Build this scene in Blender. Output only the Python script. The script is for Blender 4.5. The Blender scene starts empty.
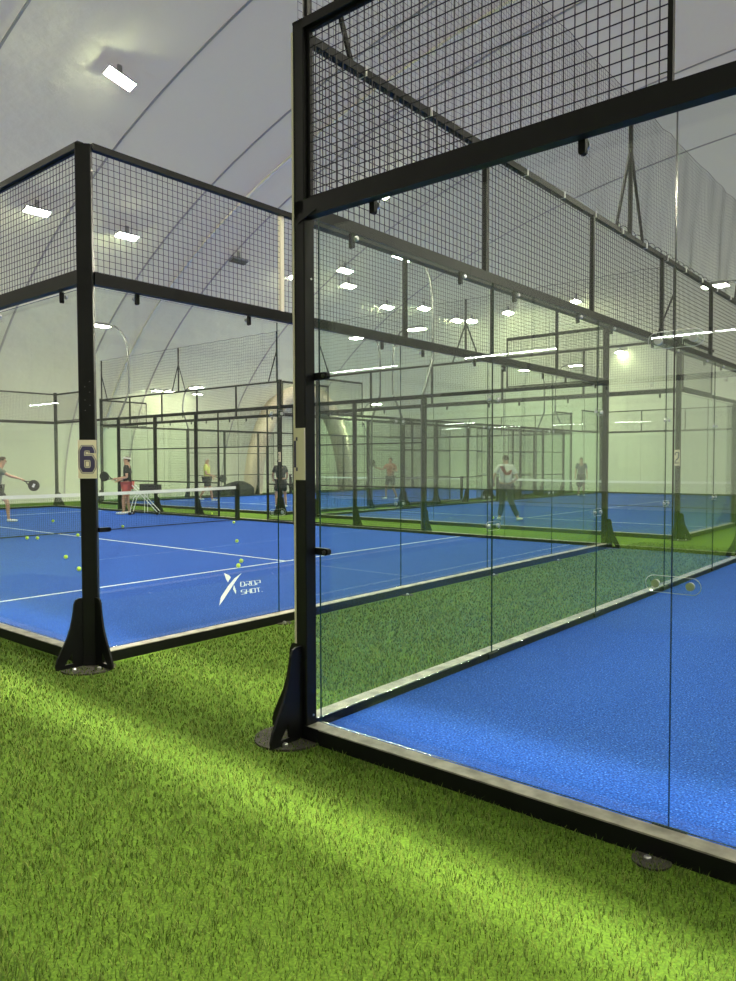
import bpy, bmesh, math, random
import numpy as np
from mathutils import Vector, Matrix
random.seed(7); rng = np.random.default_rng(7)
PI = math.pi
SC = bpy.context.scene
COL = SC.collection

# ------------------------------------------------------------------ materials
def new_mat(name):
    m = bpy.data.materials.new(name); m.use_nodes = True
    nt = m.node_tree; nt.nodes.clear()
    out = nt.nodes.new('ShaderNodeOutputMaterial')
    return m, nt, out

def pbr(name, col, rough=.5, metal=0., spec=.5, noise=0., nscale=20., bump=0., bscale=200., col2=None):
    m, nt, out = new_mat(name)
    b = nt.nodes.new('ShaderNodeBsdfPrincipled')
    b.inputs['Roughness'].default_value = rough; b.inputs['Metallic'].default_value = metal
    b.inputs['Specular IOR Level'].default_value = spec
    b.inputs['Base Color'].default_value = (*col, 1)
    nt.links.new(b.outputs[0], out.inputs[0])
    tc = nt.nodes.new('ShaderNodeTexCoord')
    if noise or col2:
        n = nt.nodes.new('ShaderNodeTexNoise'); n.inputs['Scale'].default_value = nscale
        n.inputs['Detail'].default_value = 5
        nt.links.new(tc.outputs['Object'], n.inputs['Vector'])
        r = nt.nodes.new('ShaderNodeValToRGB')
        c2 = col2 or tuple(min(1, c * (1 + noise)) for c in col)
        c1 = col if col2 else tuple(c * (1 - noise) for c in col)
        r.color_ramp.elements[0].position = .35; r.color_ramp.elements[1].position = .65
        r.color_ramp.elements[0].color = (*c1, 1); r.color_ramp.elements[1].color = (*c2, 1)
        nt.links.new(n.outputs['Fac'], r.inputs['Fac']); nt.links.new(r.outputs[0], b.inputs['Base Color'])
    if bump:
        n2 = nt.nodes.new('ShaderNodeTexNoise'); n2.inputs['Scale'].default_value = bscale
        n2.inputs['Detail'].default_value = 3
        nt.links.new(tc.outputs['Object'], n2.inputs['Vector'])
        bp = nt.nodes.new('ShaderNodeBump'); bp.inputs['Strength'].default_value = bump
        bp.inputs['Distance'].default_value = .01
        nt.links.new(n2.outputs['Fac'], bp.inputs['Height']); nt.links.new(bp.outputs[0], b.inputs['Normal'])
    return m

def emit(name, col, s):
    m, nt, out = new_mat(name)
    e = nt.nodes.new('ShaderNodeEmission'); e.inputs[0].default_value = (*col, 1); e.inputs[1].default_value = s
    nt.links.new(e.outputs[0], out.inputs[0]); return m

def glass_mat(name, tint, base=.04):
    m, nt, out = new_mat(name)
    t = nt.nodes.new('ShaderNodeBsdfTransparent'); t.inputs[0].default_value = (*tint, 1)
    g = nt.nodes.new('ShaderNodeBsdfGlossy'); g.inputs['Roughness'].default_value = .0
    g.inputs[0].default_value = (.95, 1, .97, 1)
    lw = nt.nodes.new('ShaderNodeLayerWeight'); lw.inputs[0].default_value = .5
    p = nt.nodes.new('ShaderNodeMath'); p.operation = 'POWER'; p.inputs[1].default_value = 5
    a = nt.nodes.new('ShaderNodeMath'); a.operation = 'MULTIPLY_ADD'; a.inputs[1].default_value = .9; a.inputs[2].default_value = base
    mx = nt.nodes.new('ShaderNodeMixShader')
    nt.links.new(lw.outputs['Facing'], p.inputs[0]); nt.links.new(p.outputs[0], a.inputs[0])
    nt.links.new(a.outputs[0], mx.inputs[0]); nt.links.new(t.outputs[0], mx.inputs[1]); nt.links.new(g.outputs[0], mx.inputs[2])
    nt.links.new(mx.outputs[0], out.inputs[0]); return m

LAMP = 520.
M = {}
M['black'] = pbr('black_steel', (.0045, .005, .0055), .45, 0, .28, noise=.25, nscale=6)
M['dark'] = pbr('dark_grey_steel', (.03, .032, .034), .4, 0, .5)
M['wire'] = pbr('black_wire', (.012, .012, .013), .5)
M['netcord'] = pbr('black_net_cord', (.015, .015, .017), .8)
M['band'] = pbr('white_net_band', (.78, .80, .76), .8)
M['galv'] = pbr('galvanised_steel', (.085, .09, .092), .5, .0)
M['steel'] = pbr('polished_steel', (.62, .62, .62), .38, 1.)
M['ledge'] = pbr('worn_grey_ledge', (.33, .31, .26), .55, 0, .5, noise=.35, nscale=9)
M['gasket'] = pbr('dark_green_glass_edge', (.012, .035, .028), .2)
M['glass'] = glass_mat('court_glass', (.955, .982, .962), .04)
M['clear'] = glass_mat('clear_plate', (.95, .975, .96), .03)
M['edge'] = pbr('pale_highlight_and_post', (.80, .74, .60), .5)
M['cream'] = pbr('cream_sign', (.80, .72, .55), .55)
M['purple'] = pbr('dark_purple_print', (.055, .045, .12), .6)
M['white'] = pbr('white_paint', (.80, .82, .80), .7)
M['line'] = pbr('white_court_line', (.54, .60, .61), .9, noise=.12, nscale=40)
M['zip'] = pbr('white_plastic', (.8, .8, .78), .4)
M['lamp'] = emit('lit_led_panel', (1., .94, .72), LAMP)
M['lamp_high'] = emit('lit_high_led_panel', (1., .94, .72), 900.)
M['lamp_dim'] = emit('lit_small_led_panel', (1., .94, .72), 110.)
M['tube'] = emit('lit_tube', (1., .98, .93), 80.)
M['unlit'] = pbr('unlit_lamp_glass', (.12, .12, .12), .2)
M['housing'] = pbr('grey_lamp_housing', (.22, .23, .24), .45, .3)
M['cable'] = pbr('pale_cable', (.95, .90, .72), .42, .85)
M['ball'] = pbr('tennis_ball_felt', (.62, .85, .06), .95, bump=.4, bscale=300)
M['skin'] = pbr('skin', (.52, .30, .20), .55)
M['pad'] = pbr('grey_brown_base', (.055, .05, .042), .9, noise=.3, nscale=30)
M['beige'] = pbr('beige_pink_fabric', (.62, .54, .42), .9, noise=.06, nscale=3)
M['tarp'] = pbr('dark_cover', (.018, .02, .024), .7, bump=.5, bscale=8)
M['rubber'] = pbr('black_rubber', (.01, .01, .01), .8)
M['basket'] = pbr('black_basket', (.012, .012, .014), .7)
for k, c in dict(shirt_black=(.012, .012, .016), shirt_green=(.16, .18, .13), shirt_yellow=(.62, .66, .16), shirt_white=(.74, .75, .70),
                 shirt_grey=(.12, .14, .14), shirt_dark=(.02, .022, .028), shirt_orange=(.30, .11, .07), print_red=(.36, .05, .04),
                 navy=(.02, .03, .05), shorts_red=(.55, .10, .09), shorts_dark=(.015, .017, .02), hair_brown=(.05, .028, .016),
                 hair_dark=(.018, .014, .011), hair_grey=(.55, .53, .48), cap_white=(.75, .74, .70), shoe_white=(.75, .78, .72),
                 shoe_dark=(.02, .02, .02), eye=(.01, .01, .01), lips=(.35, .12, .10)).items():
    M[k] = pbr(k, c, .8)

def court_mat():
    m, nt, out = new_mat('blue_court_turf')
    b = nt.nodes.new('ShaderNodeBsdfPrincipled'); b.inputs['Roughness'].default_value = .92
    b.inputs['Specular IOR Level'].default_value = .15
    tc = nt.nodes.new('ShaderNodeTexCoord')
    def noise(s, d):
        n = nt.nodes.new('ShaderNodeTexNoise'); n.inputs['Scale'].default_value = s; n.inputs['Detail'].default_value = d
        nt.links.new(tc.outputs['Object'], n.inputs['Vector']); return n
    fine, big = noise(95, 3), noise(1.3, 4)
    r = nt.nodes.new('ShaderNodeValToRGB'); e = r.color_ramp.elements
    e[0].position = .34; e[0].color = (.004, .026, .185, 1); e[1].position = .62; e[1].color = (.020, .096, .44, 1)
    x = e.new(.76); x.color = (.16, .33, .85, 1)
    nt.links.new(fine.outputs['Fac'], r.inputs['Fac'])
    r2 = nt.nodes.new('ShaderNodeValToRGB'); r2.color_ramp.elements[0].color = (.86, .86, .9, 1); r2.color_ramp.elements[1].color = (1.12, 1.1, 1.06, 1)
    nt.links.new(big.outputs['Fac'], r2.inputs['Fac'])
    mx = nt.nodes.new('ShaderNodeMix'); mx.data_type = 'RGBA'; mx.blend_type = 'MULTIPLY'; mx.inputs[0].default_value = 1
    nt.links.new(r.outputs[0], mx.inputs[6]); nt.links.new(r2.outputs[0], mx.inputs[7])
    nt.links.new(mx.outputs[2], b.inputs['Base Color'])
    bp = nt.nodes.new('ShaderNodeBump'); bp.inputs['Strength'].default_value = .6; bp.inputs['Distance'].default_value = .006
    nt.links.new(fine.outputs['Fac'], bp.inputs['Height']); nt.links.new(bp.outputs[0], b.inputs['Normal'])
    nt.links.new(b.outputs[0], out.inputs[0]); return m
M['blue'] = court_mat()

def turf_mat():
    m, nt, out = new_mat('green_turf_ground')
    b = nt.nodes.new('ShaderNodeBsdfPrincipled'); b.inputs['Roughness'].default_value = .95
    b.inputs['Specular IOR Level'].default_value = .1
    tc = nt.nodes.new('ShaderNodeTexCoord')
    def noise(s, d):
        n = nt.nodes.new('ShaderNodeTexNoise'); n.inputs['Scale'].default_value = s; n.inputs['Detail'].default_value = d
        nt.links.new(tc.outputs['Object'], n.inputs['Vector']); return n
    fine, big = noise(90, 4), noise(1.6, 3)
    r = nt.nodes.new('ShaderNodeValToRGB'); e = r.color_ramp.elements
    e[0].position = .33; e[0].color = (.05, .105, .012, 1); e[1].position = .68; e[1].color = (.15, .26, .03, 1)
    nt.links.new(fine.outputs['Fac'], r.inputs['Fac'])
    r2 = nt.nodes.new('ShaderNodeValToRGB'); r2.color_ramp.elements[0].color = (.8, .84, .8, 1); r2.color_ramp.elements[1].color = (1.15, 1.1, 1.1, 1)
    nt.links.new(big.outputs['Fac'], r2.inputs['Fac'])
    mx = nt.nodes.new('ShaderNodeMix'); mx.data_type = 'RGBA'; mx.blend_type = 'MULTIPLY'; mx.inputs[0].default_value = 1
    nt.links.new(r.outputs[0], mx.inputs[6]); nt.links.new(r2.outputs[0], mx.inputs[7])
    nt.links.new(mx.outputs[2], b.inputs['Base Color'])
    nt.links.new(b.outputs[0], out.inputs[0]); return m
M['turf'] = turf_mat()

def blade_mat():
    m, nt, out = new_mat('turf_blade')
    b = nt.nodes.new('ShaderNodeBsdfPrincipled'); b.inputs['Roughness'].default_value = .6
    b.inputs['Specular IOR Level'].default_value = .25
    g = nt.nodes.new('ShaderNodeNewGeometry')
    r = nt.nodes.new('ShaderNodeValToRGB'); e = r.color_ramp.elements
    e[0].position = 0; e[0].color = (.050, .098, .012, 1); e[1].position = 1; e[1].color = (.24, .295, .070, 1)
    x = e.new(.55); x.color = (.088, .143, .022, 1)
    nt.links.new(g.outputs['Random Per Island'], r.inputs['Fac']); nt.links.new(r.outputs[0], b.inputs['Base Color'])
    t = nt.nodes.new('ShaderNodeBsdfTranslucent'); nt.links.new(r.outputs[0], t.inputs[0])
    mx = nt.nodes.new('ShaderNodeMixShader'); mx.inputs[0].default_value = .3
    nt.links.new(b.outputs[0], mx.inputs[1]); nt.links.new(t.outputs[0], mx.inputs[2])
    nt.links.new(mx.outputs[0], out.inputs[0]); return m
M['blade'] = blade_mat()

def membrane():
    m, nt, out = new_mat('dome_membrane')
    d = nt.nodes.new('ShaderNodeBsdfDiffuse'); t = nt.nodes.new('ShaderNodeBsdfTranslucent')
    d.inputs[0].default_value = (.63, .71, .46, 1); t.inputs[0].default_value = (.9, .88, .92, 1)
    tc = nt.nodes.new('ShaderNodeTexCoord')
    mp = nt.nodes.new('ShaderNodeMapping'); mp.inputs['Scale'].default_value = (.9, .55, .18)
    n = nt.nodes.new('ShaderNodeTexNoise'); n.inputs['Scale'].default_value = 1.2; n.inputs['Detail'].default_value = 5
    nt.links.new(tc.outputs['Object'], mp.inputs[0]); nt.links.new(mp.outputs[0], n.inputs['Vector'])
    bp = nt.nodes.new('ShaderNodeBump'); bp.inputs['Strength'].default_value = .5; bp.inputs['Distance'].default_value = .25
    nt.links.new(n.outputs['Fac'], bp.inputs['Height'])
    nt.links.new(bp.outputs[0], d.inputs['Normal'])
    mx = nt.nodes.new('ShaderNodeMixShader'); mx.inputs[0].default_value = .22
    nt.links.new(d.outputs[0], mx.inputs[1]); nt.links.new(t.outputs[0], mx.inputs[2]); nt.links.new(mx.outputs[0], out.inputs[0])
    return m
M['dome'] = membrane()
M['seam'] = pbr('grey_weld_seam', (.40, .40, .37), .9)

# ------------------------------------------------------------------ mesh helpers
class MB:
    def __init__(s): s.v = []; s.f = []
    def add(s, vs, fs):
        o = len(s.v); s.v += [tuple(v) for v in vs]; s.f += [tuple(i + o for i in f) for f in fs]; return s
    def box(s, x0, x1, y0, y1, z0, z1):
        return s.add([(x0,y0,z0),(x1,y0,z0),(x1,y1,z0),(x0,y1,z0),(x0,y0,z1),(x1,y0,z1),(x1,y1,z1),(x0,y1,z1)],
                     [(3,2,1,0),(4,5,6,7),(0,1,5,4),(1,2,6,5),(2,3,7,6),(3,0,4,7)])
    def cbox(s, x0, x1, y0, y1, z0, z1, c=.006):   # a box whose upright edges are chamfered
        P = [(x0+c,y0),(x1-c,y0),(x1,y0+c),(x1,y1-c),(x1-c,y1),(x0+c,y1),(x0,y1-c),(x0,y0+c)]
        return s.prism(P, z0, z1)
    def prism(s, P, z0, z1, f=lambda a, b, c: (a, b, c)):
        n = len(P)
        return s.add([f(a, b, z0) for a, b in P] + [f(a, b, z1) for a, b in P],
                     [tuple(range(n - 1, -1, -1)), tuple(range(n, 2 * n))] + [(i, (i+1) % n, n + (i+1) % n, n + i) for i in range(n)])
    def tube(s, pts, r, n=8, caps=True):
        pts = [Vector(p) for p in pts]; R = r if isinstance(r, (list, tuple)) else [r] * len(pts)
        up = None; rings = []
        for i, p in enumerate(pts):
            t = (pts[min(i+1, len(pts)-1)] - pts[max(i-1, 0)]).normalized()
            if up is None: up = Vector((0,0,1)) if abs(t.z) < .9 else Vector((1,0,0))
            a = t.cross(up)
            if a.length < 1e-4: a = t.cross(Vector((0,1,0)))
            a.normalize(); b = a.cross(t).normalized(); up = b
            rings.append([p + (a * math.cos(2*PI*k/n) + b * math.sin(2*PI*k/n)) * R[i] for k in range(n)])
        vs = [v for q in rings for v in q]; fs = []
        for i in range(len(pts) - 1):
            for k in range(n): fs.append((i*n+k, i*n+(k+1)%n, (i+1)*n+(k+1)%n, (i+1)*n+k))
        if caps: fs += [tuple(range(n-1, -1, -1)), tuple(range((len(pts)-1)*n, len(pts)*n))]
        return s.add(vs, fs)
    def disc(s, c, axis, r, h, n=20):
        c = Vector(c); a = Vector(axis).normalized()
        return s.tube([c, c + a * h * .7, c + a * h], [r, r, r * .75], n)
    def sphere(s, c, r, n=10, m=7, sc=(1,1,1)):
        vs = []; fs = []
        for i in range(m + 1):
            th = PI * i / m
            for k in range(n):
                ph = 2*PI*k/n
                vs.append((c[0]+r*sc[0]*math.sin(th)*math.cos(ph), c[1]+r*sc[1]*math.sin(th)*math.sin(ph), c[2]+r*sc[2]*math.cos(th)))
        for i in range(m):
            for k in range(n): fs.append((i*n+k, (i+1)*n+k, (i+1)*n+(k+1)%n, i*n+(k+1)%n))
        return s.add(vs, fs)
    def mesh(s, name, mats, fm=None, smooth=False):
        me = bpy.data.meshes.new(name); me.from_pydata(s.v, [], s.f)
        for m in (mats if isinstance(mats, (list, tuple)) else [mats]): me.materials.append(m)
        if fm: me.polygons.foreach_set('material_index', fm)
        if smooth: me.polygons.foreach_set('use_smooth', [True] * len(me.polygons))
        me.update(); return me

CACHE = {}
def cached(key, fn):
    if key not in CACHE: CACHE[key] = fn()
    return CACHE[key]
def obj(name, me, parent=None, loc=(0,0,0), rz=0, label=None):
    o = bpy.data.objects.new(name, me); COL.objects.link(o)
    o.location = loc; o.rotation_euler = (0, 0, rz)
    if parent: o.parent = parent
    if label: o['label'] = label
    return o
def thing(name, label, cat, loc=(0,0,0), rz=0, group=None, me=None):
    o = obj(name, me, None, loc, rz); o['label'] = label; o['category'] = cat
    if group: o['group'] = group
    return o
def part(name, mb, mat, parent, smooth=False, label=None):
    me = mb.mesh(name, mat, smooth=smooth) if isinstance(mb, MB) else mb
    return obj(name, me, parent, label=label)
def struct(name, mb, mat, smooth=False, parent=None):
    me = mb.mesh(name, mat, smooth=smooth) if isinstance(mb, MB) else mb
    o = obj(name, me, parent)
    if not parent: o['kind'] = 'structure'
    return o
ORD = ['first', 'second', 'third', 'fourth', 'fifth', 'sixth', 'seventh', 'eighth']

def lattice(w, h, pitch=.05, r=.0022, z0=0, y=0):
    mb = MB(); n = max(1, round(w / pitch)); k = max(1, round(h / pitch))
    for i in range(n + 1):
        x = w * i / n; mb.box(x - r, x + r, y - r, y + r, z0, z0 + h)
    for j in range(k + 1):
        z = z0 + h * j / k; mb.box(0, w, y - 3*r, y - r, z - r, z + r)
    return mb

def plate_with_hole(outer, hole, t):
    """vertical plate in the (d, z) plane, thickness t across; returns MB with y as thickness"""
    bm = bmesh.new(); es = []
    for loop in [outer] + ([hole] if hole else []):
        vs = [bm.verts.new((d, -t/2, z)) for d, z in loop]
        es += [bm.edges.new((vs[i], vs[(i+1) % len(vs)])) for i in range(len(vs))]
    bmesh.ops.triangle_fill(bm, edges=es, use_beauty=True)
    ext = bmesh.ops.extrude_face_region(bm, geom=bm.faces[:])
    for v in ext['geom']:
        if isinstance(v, bmesh.types.BMVert): v.co.y += t
    bmesh.ops.recalc_face_normals(bm, faces=bm.faces[:])
    bm.verts.index_update()
    mb = MB(); mb.add([v.co for v in bm.verts], [[v.index for v in f.verts] for f in bm.faces]); bm.free(); return mb
GUS = [(0,.015),(.235,.015),(.24,.05),(.225,.10),(.185,.175),(.145,.25),(.115,.33),(.095,.42),(.085,.50),(.07,.53),(.045,.54),(0,.54)]
HOLE = [(.10,.045),(.17,.045),(.11,.125)]
def gusset_me(): return cached('gusset', lambda: plate_with_hole(GUS, HOLE, .016).mesh('gusset', M['black']))

# ------------------------------------------------------------------ lettering by strokes
def stroke(mb, pts, w, put, z0, z1, closed=False):
    """polyline of width w in a 2D frame, mitred; put(a, b, h) maps to 3D"""
    P = [Vector(p) for p in pts]; n = len(P); L = []; R = []
    for i in range(n):
        a = P[i-1] if (i > 0 or closed) else None; b = P[(i+1) % n] if (i < n-1 or closed) else None
        d1 = (P[i]-a).normalized() if a is not None else None; d2 = (b-P[i]).normalized() if b is not None else None
        if d1 is None: d1 = d2
        if d2 is None: d2 = d1
        n1 = Vector((-d1.y, d1.x)); n2 = Vector((-d2.y, d2.x)); m = (n1+n2)
        m = m.normalized() if m.length > 1e-6 else n1
        k = (w/2) / max(.35, m.dot(n1))
        L.append(P[i] + m*k); R.append(P[i] - m*k)
    segs = n if closed else n - 1
    for i in range(segs):
        j = (i+1) % n
        q = [L[i], L[j], R[j], R[i]]
        # cut each piece finely so it can wrap round a corner
        mb.add([put(p.x, p.y, z0) for p in q] + [put(p.x, p.y, z1) for p in q], [(0,1,2,3),(7,6,5,4),(0,4,5,1),(1,5,6,2),(2,6,7,3),(3,7,4,0)])

GLYPH = {  # unit cell 1 wide, 1 high
 'D': [[(0,0),(0,1),(.75,1),(1,.78),(1,.22),(.75,0),(0,0)]],
 'R': [[(0,0),(0,.42),(1,.42),(1,1),(0,1)],[(.45,.42),(1,0)]],
 'O': [[(0,0),(0,1),(1,1),(1,0),(0,0)]],
 'P': [[(0,0),(0,.4)],[(0,1),(1,1),(1,.42),(0,.42)]],
 'S': [[(1,1),(0,1),(0,.55),(1,.45),(1,0),(0,0)]],
 'H': [[(0,0),(0,1)],[(1,0),(1,1)],[(0,.5),(1,.5)]],
 'T': [[(0,1),(1,1)],[(.5,1),(.5,0)]],
 '.': [[(0,0),(.12,0)]],
 '6': [[(.95,.78),(.95,.88),(.83,1),(.17,1),(0,.85),(0,.15),(.17,0),(.83,0),(1,.15),(1,.42),(.83,.56),(.1,.56)]],
 '2': [[(0,.75),(0,.86),(.15,1),(.85,1),(1,.86),(1,.62),(.85,.48),(.15,.26),(0,.12),(0,0),(1,0)]],
 '1': [[(.1,.78),(.5,1),(.5,0)],[(.1,0),(.9,0)]],
}
def write(mb, ch, x, y, w, h, lw, put, z0, z1):
    for pl in GLYPH[ch]: stroke(mb, [(x + a*w, y + b*h) for a, b in pl], lw, put, z0, z1)

# ------------------------------------------------------------------ the dome
A, HD, YC, BD = 26.2, 13.5, 7., 28.2
def dome_z(x, y): return HD * math.sqrt(max(0, 1-(abs(x)/A)**2) * max(0, 1-(abs(y-YC)/BD)**8))
def dome_pt(x_t, y):
    """x_t: angle 0..pi along the arch at y"""
    k = math.sqrt(max(0, 1-(abs(y-YC)/BD)**8))
    return (-A*math.cos(x_t), y, HD*k*math.sin(x_t))
mb = MB(); NA, NY = 96, 90
ys = [YC + BD*math.sin(PI*(j/NY-.5)) for j in range(NY+1)]
vs = [dome_pt(PI*i/NA, y) for y in ys for i in range(NA+1)]
fs = [(j*(NA+1)+i, j*(NA+1)+i+1, (j+1)*(NA+1)+i+1, (j+1)*(NA+1)+i) for j in range(NY) for i in range(NA)]
mb.add(vs, fs); struct('ceiling', mb, M['dome'], smooth=True)
def arc_band(y, w, off=.03, a0=.02, a1=PI-.02, n=90, th=.02):
    mb = MB(); vs = []
    for i in range(n+1):
        t = a0 + (a1-a0)*i/n
        for dy, o in ((-w/2, off), (w/2, off), (w/2, off+th), (-w/2, off+th)):
            p = Vector(dome_pt(t, y+dy)); nrm = Vector((math.cos(t)*HD, 0, -math.sin(t)*A)).normalized()
            vs.append(p + nrm*o)
    fs = [(i*4+k, i*4+(k+1) % 4, (i+1)*4+(k+1) % 4, (i+1)*4+k) for i in range(n) for k in range(4)]
    return mb.add(vs, fs)
for i, y in enumerate((-8, -3.6, .6, 4.9, 8.8, 12.3, 15.2, 20.4, 25.6)):
    struct(f'trim_{i+1}', arc_band(y, .06), M['seam'])
pts = []
for i in range(121):
    t = .03 + (PI-.06)*i/120; p = Vector(dome_pt(t, 13.7)); nrm = Vector((math.cos(t)*HD, 0, -math.sin(t)*A)).normalized()
    pts.append(p + nrm*.10)
thing('dome_cable', 'long pale cable arching up the dome fabric between the grey seams', 'cable',
      me=MB().tube(pts, .05, 6).mesh('dome_cable', M['cable']))

# ground
FZ = .03
struct('floor', MB().box(-26.2, 26.2, -21.2, 35.2, -.05, 0), M['turf'])

# turf blades near the viewpoint
CAM = Vector((2.988, -3.055, 1.578))
def blades():
    zones = [(-7.5, 6, -4.2, -.115), (-2.26, -.17, -.1, 11.5)]
    allp = []
    for x0, x1, y0, y1 in zones:
        n = int((x1-x0)*(y1-y0)*6500)
        p = np.stack([rng.uniform(x0, x1, n), rng.uniform(y0, y1, n)], 1)
        d = np.hypot(p[:,0]-CAM.x, p[:,1]-CAM.y)
        keep = rng.random(n) < np.clip((3.0/np.maximum(d, .5))**1.3, .1, 1)
        # only where the camera (or one a step aside) could look
        vx = p[:,0]-CAM.x; vy = p[:,1]-CAM.y
        fwd = -.64*vx + .77*vy; side = .77*vx + .64*vy
        keep &= (fwd > -.3) & (np.abs(side) < fwd*.75+1.6)
        allp.append(p[keep])
    p = np.concatenate(allp); n = len(p)
    d = np.hypot(p[:,0]-CAM.x, p[:,1]-CAM.y)
    h = rng.uniform(.014, .030, n); w = .0013*np.clip(d/2.2, 1, 3.2)*rng.uniform(.8, 1.3, n)
    corner = ((p[:,0]-.0)*.98 + 0) ; 
    # a worn seam with longer pile close to the viewpoint, on the left
    tall = (p[:,1] + .08*p[:,0] < -1.93) & (p[:,0] < .9); h[tall] *= 1.7
    a = rng.uniform(0, 2*PI, n); lean = rng.uniform(.25, 1.1, n)*h
    dx, dy = np.cos(a), np.sin(a); px, py = -dy, dx
    b = np.stack([p[:,0], p[:,1], np.zeros(n)], 1)
    side = np.stack([px*w, py*w, np.zeros(n)], 1)
    mid = b + np.stack([dx*lean*.35, dy*lean*.35, h*.6], 1); tip = b + np.stack([dx*lean, dy*lean, h], 1)
    V = np.stack([b-side, b+side, mid+side*.8, mid-side*.8, tip], 1).reshape(-1, 3)
    me = bpy.data.meshes.new('grass_blades')
    me.vertices.add(n*5); me.vertices.foreach_set('co', V.ravel().astype(np.float32))
    base = np.arange(n)*5
    loops = np.stack([base, base+1, base+2, base+3, base+3, base+2, base+4], 1).ravel()
    starts = np.stack([np.arange(n)*7, np.arange(n)*7+4], 1).ravel(); tot = np.tile([4, 3], n)
    me.loops.add(n*7); me.loops.foreach_set('vertex_index', loops.astype(np.int32))
    me.polygons.add(n*2); me.polygons.foreach_set('loop_start', starts.astype(np.int32)); me.polygons.foreach_set('loop_total', tot.astype(np.int32))
    me.materials.append(M['blade']); me.update(calc_edges=True); me.validate()
    o = obj('grass_blades', me); o['kind'] = 'stuff'; o['label'] = 'short green artificial turf blades on the walkway'; o['category'] = 'turf'
blades()

# ------------------------------------------------------------------ floodlights
def flood_head(parent, loc, rz, lit=True, w=.28, l=.70, mat='lamp', tilt=0., roll=0.):
    hd = obj('lamp_housing', cached(('house', w, l), lambda: MB().box(-w/2-.01, w/2+.01, -l/2-.01, l/2+.01, 0, .06)
             .box(-w/2+.05, w/2-.05, -l/2+.05, l/2-.05, .06, .10).mesh('lamp_housing', M['housing'])), parent, loc, rz)
    hd.rotation_euler.x = tilt; hd.rotation_euler.y = roll; m = mat if lit else 'unlit'
    for k, (x0, x1) in enumerate(((-w/2, -.012), (.012, w/2))):
        obj('led_panel', cached(('led', w, l, m, k), lambda: MB().box(x0, x1, -l/2, l/2, -.012, -.001).mesh('led_panel', M[m])), hd, label='glowing warm white lamp panel' if lit else 'dark lamp panel')
    return hd
HANG = [  # x, y on the dome, lit, words
 (-13.76, 7.4, 1, 'bright floodlight high on the bare dome above the post numbered 6'),
 (-18.78, 7.73, 1, 'lit floodlight seen through the mesh left of the post numbered 6'),
 (-18.83, 10.74, 1, 'lit floodlight seen through the mesh just right of the post numbered 6'),
 (-18.67, 15.31, 0, 'dark unlit floodlight hung on the dome above the end wall of the left court'),
 (-18.7, 18.36, 1, 'lit floodlight hung on the dome just left of the tall near corner post'),
 (-13.82, 17.78, 1, 'lit floodlight on the dome showing just under the near steel beam'),
 (-17.75, 20.21, 1, 'upper one of two floodlights stacked behind the first glass panel'),
 (-18.43, 21.2, 1, 'lower one of two floodlights stacked behind the first glass panel'),
 (-18.91, 24.46, 1, 'lit floodlight hung on the dome right of and below the stacked pair'),
 (-18.26, 26.51, 1, 'lit floodlight hung on the dome beside the glass joint over the far left court'),
 (-17.95, 28.95, 1, 'left floodlight of the close pair hung above the far tripod'),
 (-17.5, 29.6, 1, 'right floodlight of the close pair hung above the far tripod'),
 (-15.85, 30.38, 1, 'single lit floodlight hung on the dome right of the far close pair'),
 (-13.46, 31.24, 1, 'left floodlight of the bright pair just under the end wall beam'),
 (-12.7, 31.4, 1, 'right floodlight of the bright pair just under the end wall beam'),
 (-11.37, 33.6, 1, 'small lit floodlight low on the far end of the dome'),
]
for x, y in ((-13.8, -3.5), (-18.8, -2), (13.8, 7.4), (13.8, -3.5), (13.8, 18), (18.8, 2), (18.8, 12), (-4.6, 1.35), (-1.0, 1.35), (2.6, 1.35), (6.2, 1.35)):
    HANG.append((x, y, 1, None))
DIM = {(-11.37, 33.6), (-13.46, 31.24), (-12.7, 31.4)}
for i_, (x, y, lit, lab) in enumerate(HANG):
    z = dome_z(x, y) - .42
    g = None
    if lab is None:
        lab = 'lit floodlight hung on the dome high above or behind the viewpoint, out of the picture'; g = 'floodlights beyond the picture'
    t = thing('hung_floodlight', lab, 'floodlight', (x, y, z), 0, g)
    flood_head(t, (0,0,0), 0, bool(lit), mat='lamp_dim' if (x, y) in DIM else 'lamp_high' if y == 1.35 else 'lamp', tilt=-.30 if i_ == 0 else 0, roll=-.3 if x < -9 else .3 if x > 9 else 0)
    part('bracket', MB().box(-.02, .02, -.06, .06, .06, .34), M['housing'], t)
for x, y, z, lab in ((-24.75, 17.4, 4.7, 'right one of three small lamps on the dome wall behind the far left court'), (-24.75, 15.3, 4.7, 'left one of three small lamps on the dome wall behind the far left court'),
                  (-24.75, 15.95, 4.72, 'middle one of three small lamps on the dome wall behind the far left court')):
    t = thing('wall_floodlight', lab, 'floodlight', (x + .75, y, z - .1))
    flood_head(t, (0,0,0), 0, True, .20, .36, 'lamp_dim')
    part('bracket', MB().box(-.45, -.08, -.03, .03, .06, .10), M['housing'], t)

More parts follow.
